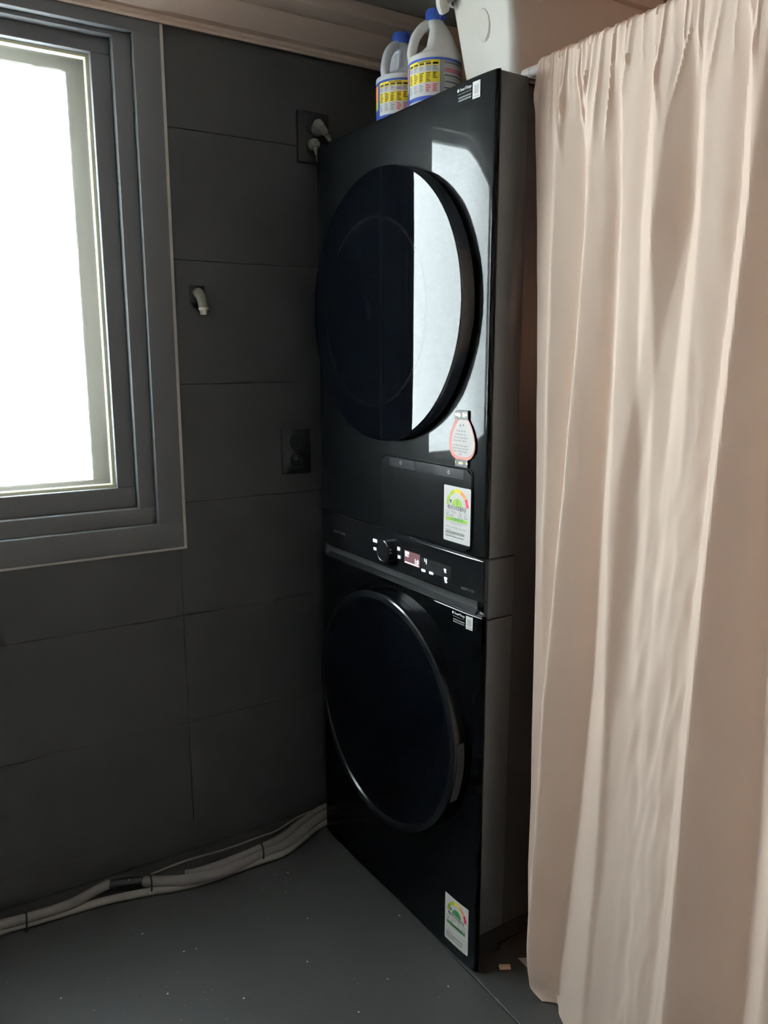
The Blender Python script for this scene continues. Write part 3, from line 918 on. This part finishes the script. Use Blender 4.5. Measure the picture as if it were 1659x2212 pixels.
# rows: down the cloth, plus the rod pocket wrap at the top
zrows = [0.003 + 0.097 * j / 14 for j in range(14)] + [0.10 + (1.70 - 0.10) * (j / 98) for j in range(98)] + [1.70 + 0.162 * j / 44 for j in range(45)]
def fold_row(z, ys):
    sl = []
    bs = [interp(b, z) for b in bands]
    fade = sm((1.90 - z) / 0.12)
    soft = 0.004 + 0.009 * sm((1.6 - z) / 1.2)
    for y in ys:
        s_ = 0.0
        for a, b, k in bs:
            a *= K; b *= K
            s_ += 1.22 * k * sm((a - y) / soft + 0.5) * sm((y - b) / soft + 0.5)
            s_ -= 0.18 * max(0, k) * sm((a + 0.024 - y) / 0.014 + 0.5) * sm((y - a - 0.003) / soft + 0.5)
        sl.append(s_)
    # integrate towards the viewer and take out the local mean so that the cloth keeps to its plane
    n_ = len(ys)
    dy = [ys[i] - ys[i + 1] for i in range(n_ - 1)] + [0]
    acc = [0.0]
    for i in range(n_ - 1):
        acc.append(acc[-1] + 0.5 * (sl[i] + sl[i + 1]) * dy[i])
    # running mean over ~0.22 m
    pre = [0.0]
    for i in range(n_):
        pre.append(pre[-1] + acc[i])
    out = []
    step = (ys[0] - ys[-1]) / (n_ - 1)
    hw = max(2, int(0.085 / step))
    for i in range(n_):
        a = i - hw; b = i + hw
        tot = 0.0
        # extrapolate linearly beyond both ends
        i0, i1 = max(0, a), min(n_ - 1, b)
        tot = pre[i1 + 1] - pre[i0]
        cnt = i1 - i0 + 1
        gl_ = (acc[-1] - acc[0]) / (n_ - 1)
        if a < 0:
            for q in range(a, 0): tot += acc[0] + gl_ * q; cnt += 1
        if b > n_ - 1:
            for q in range(n_, b + 1): tot += acc[-1] + gl_ * (q - n_ + 1); cnt += 1
        out.append((acc[i] - tot / cnt) * fade)
    return out
RID = []
q_ = 1.225
while q_ > -1.05:
    RID.append((q_, random.uniform(0.0020, 0.0038), random.uniform(0.0014, 0.0052), random.uniform(-0.22, 0.22), random.uniform(1.70, 1.82)))
    q_ -= random.uniform(0.007, 0.012) if q_ > 1.06 else random.uniform(0.010, 0.026)
def gather(y, z):
    """narrow ridges pinched by the rod pocket, leaning into the folds below"""
    g = 0.0
    for yr, wd_, h, lean, zl in RID:
        d_ = y - yr - lean * max(0, 1.885 - z)
        if abs(d_) < 3.2 * wd_:
            ww = wd_ * (1 + 5 * max(0, 1.87 - z))
            g += h * math.exp(-(d_ / ww) ** 2) * sm((z - zl) / 0.10)
    return g
def crinkle(y, z):
    c = 0.0030 * noise.noise(Vector((y * 16, z * 5.0, 1.7))) + 0.0012 * noise.noise(Vector((y * 42, z * 11, 4.2)))
    k = sm((0.95 - y) / 0.08) * sm((y - 0.76) / 0.04) * sm((1.35 - z) / 0.3)
    c += k * (0.0028 * (1 - abs(noise.noise(Vector((y * 30, z * 9 + y * 25, 2.2)))) * 2) + 0.0015 * noise.noise(Vector((y * 70, z * 14, 8.0))))
    return c
grid = []
for z in zrows:
    ye = interp(edge, z)
    ys = [ye + (Y_END - ye) * ((i / NY) ** 1.25) for i in range(NY + 1)]
    ysu = [ye + (Y_END - ye) * i / 900 for i in range(901)]
    fr = fold_row(z, ysu)
    hem = 0.020 * math.exp(-z / 0.25)
    row = []
    for y in ys:
        f = (ye - y) / (ye - Y_END) * 900
        i = min(899, int(f)); t = f - i
        d = fr[i] * (1 - t) + fr[i + 1] * t
        d += gather(y, z) + crinkle(y, z) * min(1, 0.3 + (1.9 - z))
        row.append((X0 - 0.012 - d - hem * sm((ye - y) / 0.05) * sm((y + 0.2) / 0.6), y, z))
    grid.append(row)
# pocket: continue up and around the rod to the back
yt = [p_[1] for p_ in grid[-1]]
for k in range(1, 13):
    row = []
    a = -0.5 + (PI + 0.9) * (k / 12)          # angle around the rod from the room side over the top
    for i, y in enumerate(yt):
        yy2 = y + (1.226 - interp(edge, 1.862)) * (k / 12) * max(0, (y - 1.0) / 0.23)
        g = gather(y, 1.885) * (0.75 if k < 7 else 0.4)
        rad = ROD_R + 0.0030 + g + 0.0010 * noise.noise(Vector((y * 60, k * 0.4, 0)))
        zc = ROD_Z + 0.0 + (y - 1.2) * 0.0
        if k == 1:
            pass
        row.append((X0 + 0.004 - rad * math.cos(a), yy2, zc + rad * math.sin(a)))
    grid.append(row)
mb = MB()
nc = NY + 1
for row in grid:
    mb.v += row
for j in range(len(grid) - 1):
    for i in range(NY):
        mb.f.append([j * nc + i, j * nc + i + 1, (j + 1) * nc + i + 1, (j + 1) * nc + i]); mb.m.append(0); mb.smooth.append(True)
cur = mb.build('curtain', M['curtain'], None, fix=False)
tag(cur, 'floor length peach cotton curtain gathered on a white rod beside the tower', 'curtain')
rod = thing('curtain_rod', 'slim white tension rod carrying the peach curtain above the tower', 'curtain rod', (X0 + 0.004, 1.272, ROD_Z))
mb = MB(); mb.tube([(0, -0.02, 0), (0, YB - 1.272 + 0.012, 0)], ROD_R * 0.92, 20); mb.build('pole', M['rod'], rod)
mb = MB(); mb.tube([(0, 0.0, 0), (0, -0.022, 0)], [ROD_R, ROD_R * 1.0], 20); mb.build('end_cap', M['rod'], rod)
mb = MB(); mb.tube([(0, YB - 1.272 + 0.014, 0), (0, YB - 1.272, 0)], [0.013, 0.018], 20); mb.build('end_cap', M['rod'], rod)

# ------------------------------------------------------------------ storage tub on the tower
tub = thing('storage_tub', 'milky white plastic storage tub on top of the tower', 'storage box', (0, 0, H))
def rr_loop(x0, x1, y0, y1, r, z, n=6):
    return [(x, y, z) for x, y in rrect(x0, x1, y0, y1, r, n)]
def tub_loop(t, inset, z):
    # t 0 bottom .. 1 top
    l = lambda a, b: a + (b - a) * t
    return rr_loop(l(1.122, 1.078) + inset, l(1.465, 1.500) - inset, l(1.318, 1.296) + inset, l(1.478, 1.496) - inset, 0.022, z)
mb = MB()
TH_ = 0.232
loops = [tub_loop(0.0, 0.006, 0.0), tub_loop(0.0, 0.0, 0.006), tub_loop(1.0, 0.0, TH_), tub_loop(1.0, 0.003, TH_), tub_loop(0.03, 0.003, 0.010)]
nl = len(loops[0])
for L_ in loops: mb.v += L_
for j in range(len(loops) - 1):
    for i in range(nl):
        mb.f.append([j * nl + i, j * nl + (i + 1) % nl, (j + 1) * nl + (i + 1) % nl, (j + 1) * nl + i]); mb.m.append(0); mb.smooth.append(True)
mb.f.append(list(range(nl))); mb.m.append(0); mb.smooth.append(False)
mb.f.append([4 * nl + i for i in range(nl)][::-1]); mb.m.append(0); mb.smooth.append(False)
mb.build('tub_body', M['tub'], tub)
mb = MB()
lo = [tub_loop(1.0, 0.0005, TH_ - 0.026), tub_loop(1.0, -0.010, TH_ - 0.024), tub_loop(1.0, -0.012, TH_ - 0.004), tub_loop(1.0, -0.009, TH_ + 0.001), tub_loop(1.0, 0.002, TH_ + 0.001), tub_loop(1.0, 0.0028, TH_ - 0.006)]
for L_ in lo: mb.v += L_
for j in range(len(lo) - 1):
    for i in range(nl):
        mb.f.append([j * nl + i, j * nl + (i + 1) % nl, (j + 1) * nl + (i + 1) % nl, (j + 1) * nl + i]); mb.m.append(0); mb.smooth.append(True)
mb.build('tub_rim', M['tub'], tub)
mb = MB()   # oval relief on the end wall
for k in range(24):
    a = 2 * PI * k / 24
    mb.v.append((1.0978 - 0.0040 * math.sin(a), 1.395 + 0.024 * math.cos(a), 0.140 + 0.032 * math.sin(a)))
    mb.v.append((1.0936 - 0.0038 * math.sin(a), 1.395 + 0.020 * math.cos(a), 0.140 + 0.028 * math.sin(a)))
for k in range(24):
    mb.f.append([2 * k, 2 * ((k + 1) % 24), 2 * ((k + 1) % 24) + 1, 2 * k + 1]); mb.m.append(0); mb.smooth.append(True)
mb.f.append([2 * k + 1 for k in range(24)]); mb.m.append(0); mb.smooth.append(False)
mb.build('oval_relief', M['tub'], tub)
mb = MB()   # folding handle lug at the far corner of the rim
mb.tube(spline([(1.062, 1.462, TH_ + 0.004), (1.052, 1.474, TH_ - 0.010), (1.056, 1.484, TH_ - 0.030), (1.068, 1.488, TH_ - 0.045)], 5), [0.012] * 15 + [0.009], 12)
mb.build('handle_lug', M['tub'], tub)

# ------------------------------------------------------------------ bleach bottles
def bottle(x, y, rot, label, dark):
    t = thing('bleach_bottle', label, 'bottle', (x, y, H), rot, 'bleach bottles on the tower')
    R_ = 0.0600
    mb = MB()
    n = 72
    prof = [(0.052, 0.0), (0.0575, 0.003), (R_, 0.010), (R_, 0.020), (R_ - 0.001, 0.022), (R_ - 0.001, 0.112), (R_, 0.115), (R_ - 0.0005, 0.122), (0.055, 0.132), (0.0505, 0.143), (0.0445, 0.156), (0.038, 0.169), (0.031, 0.181), (0.0245, 0.190), (0.0205, 0.196), (0.0185, 0.200), (0.0185, 0.206)]
    for r_, z in prof:
        for k in range(n):
            a = 2 * PI * k / n
            # handle side (+x): the shoulder is pressed in behind the grip
            d = max(0.0, math.cos(a)) ** 1.5
            q = sm((z - 0.122) / 0.020) * sm((0.199 - z) / 0.02)
            rr = r_ * (1 - 0.72 * d * q)
            mb.v.append((rr * math.cos(a), rr * math.sin(a), z))
    for j in range(len(prof) - 1):
        for k in range(n):
            mb.f.append([j * n + k, j * n + (k + 1) % n, (j + 1) * n + (k + 1) % n, (j + 1) * n + k]); mb.m.append(0); mb.smooth.append(True)
    mb.f.append(list(range(n))[::-1]); mb.m.append(0); mb.smooth.append(False)
    mb.f.append([(len(prof) - 1) * n + k for k in range(n)]); mb.m.append(0); mb.smooth.append(False)
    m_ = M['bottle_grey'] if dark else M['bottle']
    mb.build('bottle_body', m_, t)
    mb = MB()
    mb.tube(spline([(0.0455, 0, 0.114), (0.0510, 0, 0.132), (0.0490, 0, 0.151), (0.0425, 0, 0.170), (0.0305, 0, 0.186), (0.0170, 0, 0.195), (0.008, 0, 0.197)], 6), [0.0125] * 3 + [0.0108] * 28 + [0.0118] * 6, 16)
    mb.build('handle', m_, t)
    mb = MB()
    mb.lathe([(0.0205, 0.199), (0.0210, 0.200), (0.0205, 0.221), (0.0190, 0.2235), (0.001, 0.2240)], 40)
    for k in range(30):
        a = 2 * PI * k / 30
        mb.box((0, 0, 0), (0.0001, 0.0001, 0.0001))
        o = len(mb.v) - 8
        c_, s_ = math.cos(a), math.sin(a)
        vv = []
        for zz in (0.201, 0.219):
            for rr, da in ((0.0203, -0.05), (0.0216, -0.03), (0.0216, 0.03), (0.0203, 0.05)):
                vv.append((rr * math.cos(a + da), rr * math.sin(a + da), zz))
        for q in range(8): mb.v[o + q] = vv[q]
    mb.build('cap', M['cap'], t)
    # wraparound label
    def cyl(a0, a1, z0, z1, m, lay, nn=None):
        a0, a1 = 2 * c0 - a1, 2 * c0 - a0
        nn = nn or max(2, int(abs(a1 - a0) / 0.12))
        r_ = R_ - 0.0007 + 0.00018 * lay
        vs_ = []
        for k in range(nn + 1):
            a = a0 + (a1 - a0) * k / nn
            vs_ += [(r_ * math.cos(a), r_ * math.sin(a), z0), (r_ * math.cos(a), r_ * math.sin(a), z1)]
        if m not in mats_: mats_.append(m)
        lb.add(vs_, [(2 * k, 2 * k + 2, 2 * k + 3, 2 * k + 1) for k in range(nn)], mats_.index(m), True)
    lb = MB(); mats_ = []
    c0 = dark[0] if dark else 1.0
    cyl(0, 2 * PI, 0.0225, 0.1115, M['p_blue'], 0)
    A = 0.0
    # the directions panel: yellow and white table; angle grows to the viewer's left
    wid = 1.35
    aL, aR = c0 + wid / 2, c0 - wid / 2
    cyl(aR, aL, 0.036, 0.1065, M['p_white'], 1)
    cyl(aR, aL, 0.096, 0.1065, M['p_yellow'], 2)
    cyl(aR, aL, 0.0625, 0.0830, M['p_yellow'], 2)
    rr = random.Random(21)
    for c in range(5):
        x0 = aL - 0.05 - c * (wid - 0.06) / 5
        x1 = x0 - (wid - 0.06) / 5 * 0.74
        cyl(x1, x0, 0.0975, 0.1015, M['p_black'], 3, 2)
        for k in range(16):
            z = 0.0935 - k * 0.0033
            if 0.0835 < z < 0.0865 or 0.058 < z < 0.0625: continue
            if k > 6 and k < 10 and c == 4 and k > 7: continue
            e = x0 - (x0 - x1) * rr.uniform(0.55, 1.0)
            cyl(e, x0, z, z + 0.0016, M['p_red'] if (z < 0.058 and c >= 3) else M['p_grey'] if z < 0.058 or z > 0.0835 else M['p_black'], 3, 2)
    cyl(aR + 0.35, aR + 0.85, 0.1030, 0.1048, M['p_black'], 3)
    # grey panel with fine print on the right of it, pale strip below
    cyl(aR - 1.35, aR - 0.02, 0.024, 0.1065, M['p_grey'], 1)
    for k in range(18):
        z = 0.1010 - k * 0.0042
        cyl(aR - 1.25 + rr.uniform(0, 0.15), aR - 0.10 - rr.uniform(0, 0.1), z, z + 0.0017, M['p_red'] if k in (3, 4) else M['p_lgrey'] if k % 3 else M['p_black'], 2)
    cyl(aR, aL, 0.0225, 0.0280, M['p_lgrey'], 2)
    # front panel on the far left: blue with an orange and green flash
    cyl(aL + 0.02, aL + 1.2, 0.07, 0.105, M['p_orange'], 1)
    cyl(aL + 0.02, aL + 1.2, 0.052, 0.070, M['p_lime'], 1)
    cyl(aL + 0.00, aL + 0.12, 0.0225, 0.1065, M['p_blue'], 2)
    lb.build('label', mats_, t, fix=False)
    return t
# local +x is the grip side
bottle(1.100, 1.568, math.radians(150), 'nearer white bleach bottle with blue cap, overlapping the tub', None)
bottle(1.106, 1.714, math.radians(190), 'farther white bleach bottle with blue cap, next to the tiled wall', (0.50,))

# ------------------------------------------------------------------ sockets and plugs on the tiled wall
def wall_socket(x0, x1, z0, z1, label, n_out):
    t = thing('wall_socket', label, 'socket', ((x0 + x1) / 2, WY, (z0 + z1) / 2))
    hx, hz = (x1 - x0) / 2, (z1 - z0) / 2
    mb = MB(); mb.box((-hx, -0.010, -hz), (hx, 0.0, hz), bevel=0.0022); mb.build('plate', M['socket'], t)
    for k in range(n_out):
        zc = hz * (0.42 if k == 0 else -0.42)
        mb = MB(); mb.lathe([(0.0215, 0.0), (0.0215, 0.0025), (0.0195, 0.0025), (0.0190, -0.004), (0.0005, -0.004)], 32, tf=lambda p, zc=zc: (p[0], -0.0098 - p[2], zc + p[1]))
        f = mb.build('outlet', M['socket_hole'], t)
        for sx in (-0.0095, 0.0095):
            mb = MB(); mb.lathe([(0.0028, -0.004), (0.0028, -0.0025), (0.0004, -0.0025)], 12, tf=lambda p, zc=zc, sx=sx: (sx + p[0], -0.0098 - p[2], zc + p[1])); mb.build('contact', M['screw'], f)
    return t
wall_socket(0.983, 1.074, 1.882, 2.010, 'upper black double socket with two grey plugs, high on the tiled wall', 2)
s2 = wall_socket(0.917, 1.004, 1.056, 1.181, 'lower black double socket, empty, beside the tower front', 2)
mb = MB(); mb.lathe([(0.0085, 0.0), (0.0085, 0.003), (0.0005, 0.0035)], 6, tf=lambda p: (-0.005 + p[0], -0.0095 - p[2], -0.019 + p[1])); mb.build('grey_cover', M['faint'], s2)
# plugs with their cords, running down behind the tower
t = thing('power_plug', 'grey angled plug in the top outlet of the upper socket', 'plug', (1.028, WY - 0.012, 1.972))
mb = MB(); mb.tube([(0.010, 0.0, -0.006), (0.008, -0.010, -0.004), (0.000, -0.026, 0.003)], [0.017, 0.0185, 0.013], 20); mb.build('plug_body', M['plug'], t)
mb = MB(); mb.tube(spline([(-0.004, -0.026, 0.006), (0.008, -0.030, -0.006), (0.022, -0.027, -0.020), (0.036, -0.022, -0.036), (0.052, -0.018, -0.070), (0.060, -0.016, -0.2), (0.062, -0.016, -0.9)], 6), [0.0115] * 6 + [0.0100] * 6 + [0.007] * 6 + [0.0042] * 19, 14); mb.build('cord', M['plug'], t)
t = thing('power_plug', 'small grey plug in the bottom outlet of the upper socket', 'plug', (1.028, WY - 0.012, 1.922))
mb = MB(); mb.tube([(-0.004, 0.0, 0.006), (-0.003, -0.012, 0.005), (-0.002, -0.022, 0.003)], [0.0150, 0.0145, 0.009], 20); mb.build('plug_body', M['plug'], t)
mb = MB(); mb.tube(spline([(-0.006, -0.020, 0.000), (-0.006, -0.022, -0.010), (0.000, -0.018, -0.024), (0.004, -0.016, -0.040), (0.030, -0.013, -0.080), (0.045, -0.012, -0.2), (0.048, -0.012, -0.8)], 6), [0.0095] * 4 + [0.0060] * 8 + [0.0036] * 25, 14); mb.build('cord', M['plug'], t)

# ------------------------------------------------------------------ hose stub on the wall
t = thing('hose_stub', 'grey hose stub with a pale nut sticking out of the tiled wall', 'pipe', (0.695, WY, 1.532))
mb = MB(); mb.box((-0.020, -0.004, -0.022), (0.020, 0.0, 0.022), bevel=0.001); mb.build('wall_plate', M['tie'], t)
mb = MB(); mb.tube(spline([(0.000, -0.003, 0.004), (-0.002, -0.016, 0.003), (0.000, -0.026, -0.006), (0.003, -0.030, -0.022), (0.005, -0.031, -0.034)], 6), [0.0125] * 13 + [0.0118] * 12, 20); mb.build('elbow', M['hose'], t)
mb = MB(); mb.tube([(0.0048, -0.031, -0.033), (0.0052, -0.031, -0.039)], [0.0128, 0.0124], 18); mb.build('collar', M['nut'], t)
mb = MB(); mb.tube([(0.0052, -0.031, -0.039), (0.0056, -0.031, -0.051)], [0.0105, 0.0095], 6); mb.build('nut', M['nut'], t)

# ------------------------------------------------------------------ wrapped pipes along the foot of the wall
def floor_pt(px, py, z):
    d = fw + rt * ((px - 829.5) / FPX) - up * ((py - 1106) / FPX)
    k = (z - CAM_H) / d.z
    return Vector((d.x * k, d.y * k, z))
bundle = thing('pipe_bundle', 'bundle of grey wrapped pipes along the foot of the tiled wall', 'pipes', (0.5, 1.97, 0))
def pipe(name, pts, z, r, m, ext=None, taper=False):
    zz = z if isinstance(z, (list, tuple)) else [z] * len(pts)
    P_ = [floor_pt(a, b, c) for (a, b), c in zip(pts, zz)]
    if ext: P_ = P_ + [Vector(e) for e in ext]
    if pts[0][0] < -100:        # runs on along the wall, out of the frame
        P_ = [Vector((XL + 0.02, 1.985, P_[0].z)), Vector((-0.7, 1.985, P_[0].z))] + P_
    P_ = spline(P_, 8)
    P_ = [p_ - Vector((0.5, 1.97, 0)) for p_ in P_]
    rs = [r] * len(P_)
    if taper:
        rs[0] = r * 0.55; rs[1] = r * 0.9
    mb = MB(); mb.tube(P_, rs, 16)
    return mb.build(name, m, bundle)
pipe('pipe', [(-200, 2058), (-60, 2030), (0, 2011), (120, 1977), (231, 1945), (318, 1927), (376, 1918), (450, 1899), (560, 1860), (620, 1837)], 0.0105, 0.0100, M['pale_pipe'], ext=[(0.972, 1.933, 0.0105), (1.06, 1.937, 0.0105), (1.30, 1.945, 0.0105)])
pl = pipe('pipe', [(-200, 2034), (-60, 2012), (0, 1998), (58, 1983), (145, 1956), (200, 1927), (236, 1909)], [0.026, 0.026, 0.026, 0.027, 0.028, 0.030, 0.030], 0.0125, M['pipe'])
pipe('pipe', [(307, 1903), (340, 1904), (405, 1901), (482, 1882), (564, 1845), (620, 1822)], [0.028, 0.027, 0.024, 0.022, 0.022, 0.023], 0.0145, M['pipe'], ext=[(0.968, 1.942, 0.026), (1.06, 1.950, 0.026), (1.30, 1.965, 0.026)], taper=True)
pipe('pipe', [(400, 1888), (430, 1882), (482, 1865), (555, 1835), (610, 1808)], [0.028, 0.030, 0.034, 0.036, 0.036], 0.0110, M['pipe'], ext=[(0.97, 1.966, 0.034), (1.06, 1.978, 0.034), (1.30, 1.99, 0.034)])
pipe('cable', [(322, 1890), (400, 1860), (482, 1836), (560, 1808), (600, 1793)], [0.032, 0.022, 0.016, 0.014, 0.016], 0.0028, M['pale_pipe'], ext=[(0.97, 1.995, 0.022), (1.30, 2.010, 0.022)])
a, b = floor_pt(232, 1911, 0.030), floor_pt(312, 1902, 0.029)
o_ = Vector((0.5, 1.97, 0))
mb = MB(); mb.tube([a - o_, a.lerp(b, 0.3) - o_, a.lerp(b, 0.7) - o_, b - o_], [0.0100, 0.0135, 0.0135, 0.0100], 16)
cpl = mb.build('coupling', M['tie'], bundle)
c_ = floor_pt(276, 1897, 0.040) - o_ + Vector((0, -0.010, 0))
mb = MB(); mb.tube([c_ + Vector((-0.002, 0, -0.006)), c_ + Vector((0.001, -0.001, 0.004))], 0.0009, 8); mb.build('white_mark', M['caulk'], cpl)
for px, py0, py1 in ((55, 1976, 2006), (323, 1888, 1934), (563, 1826, 1861)):
    c_ = floor_pt(px, (py0 + py1) / 2, 0.021) - o_
    d = (floor_pt(px + 30, (py0 + py1) / 2 - 10, 0.021) - o_ - c_).normalized()
    hh = 0.024 if px < 100 else 0.028
    mb = MB()
    pts = []
    side = Vector((-d.y, d.x, 0))
    for k in range(25):
        an = 2 * PI * k / 24
        pts.append(c_ + side * math.cos(an) * 0.0215 + Vector((0, 0, 1)) * max(math.sin(an) * hh, -0.0195) + d * 0.003 * math.sin(an))
    mb.tube(pts, 0.0024, 8, cap=False)
    mb.build('cable_tie', M['tie'], bundle)

# ------------------------------------------------------------------ small things at the foot of the tower
c_ = floor_pt(1088, 2084, 0.006)
mb = MB()
mb.box((-0.013, -0.006, 0), (0.013, 0.006, 0.006), bevel=0.0015)
shim = mb.build('wooden_shim', M['wood'])
shim.location = (c_.x, c_.y - 0.004, 0); shim.rotation_euler = (0, 0, -0.52)
tag(shim, 'small pale wooden shim on the floor by the tower corner', 'wood block')
mb = MB()
A_, B_, C_ = floor_pt(1119, 2069, 0.004), floor_pt(1175, 2068, 0.004), floor_pt(1182, 2128, 0.004)
D_ = B_ + (C_ - A_) * 0.25
mb.v = [tuple(q) for q in (A_, B_, C_)] + [(q.x, q.y, 0.0005) for q in (A_, B_, C_)]
mb.f = [[0, 1, 2], [5, 4, 3], [0, 3, 4, 1], [1, 4, 5, 2], [2, 5, 3, 0]]; mb.m = [0] * 5; mb.smooth = [False] * 5
bd = mb.build('flat_board', M['board'])
tag(bd, 'grey white flat board on the floor partly under the curtain', 'board')
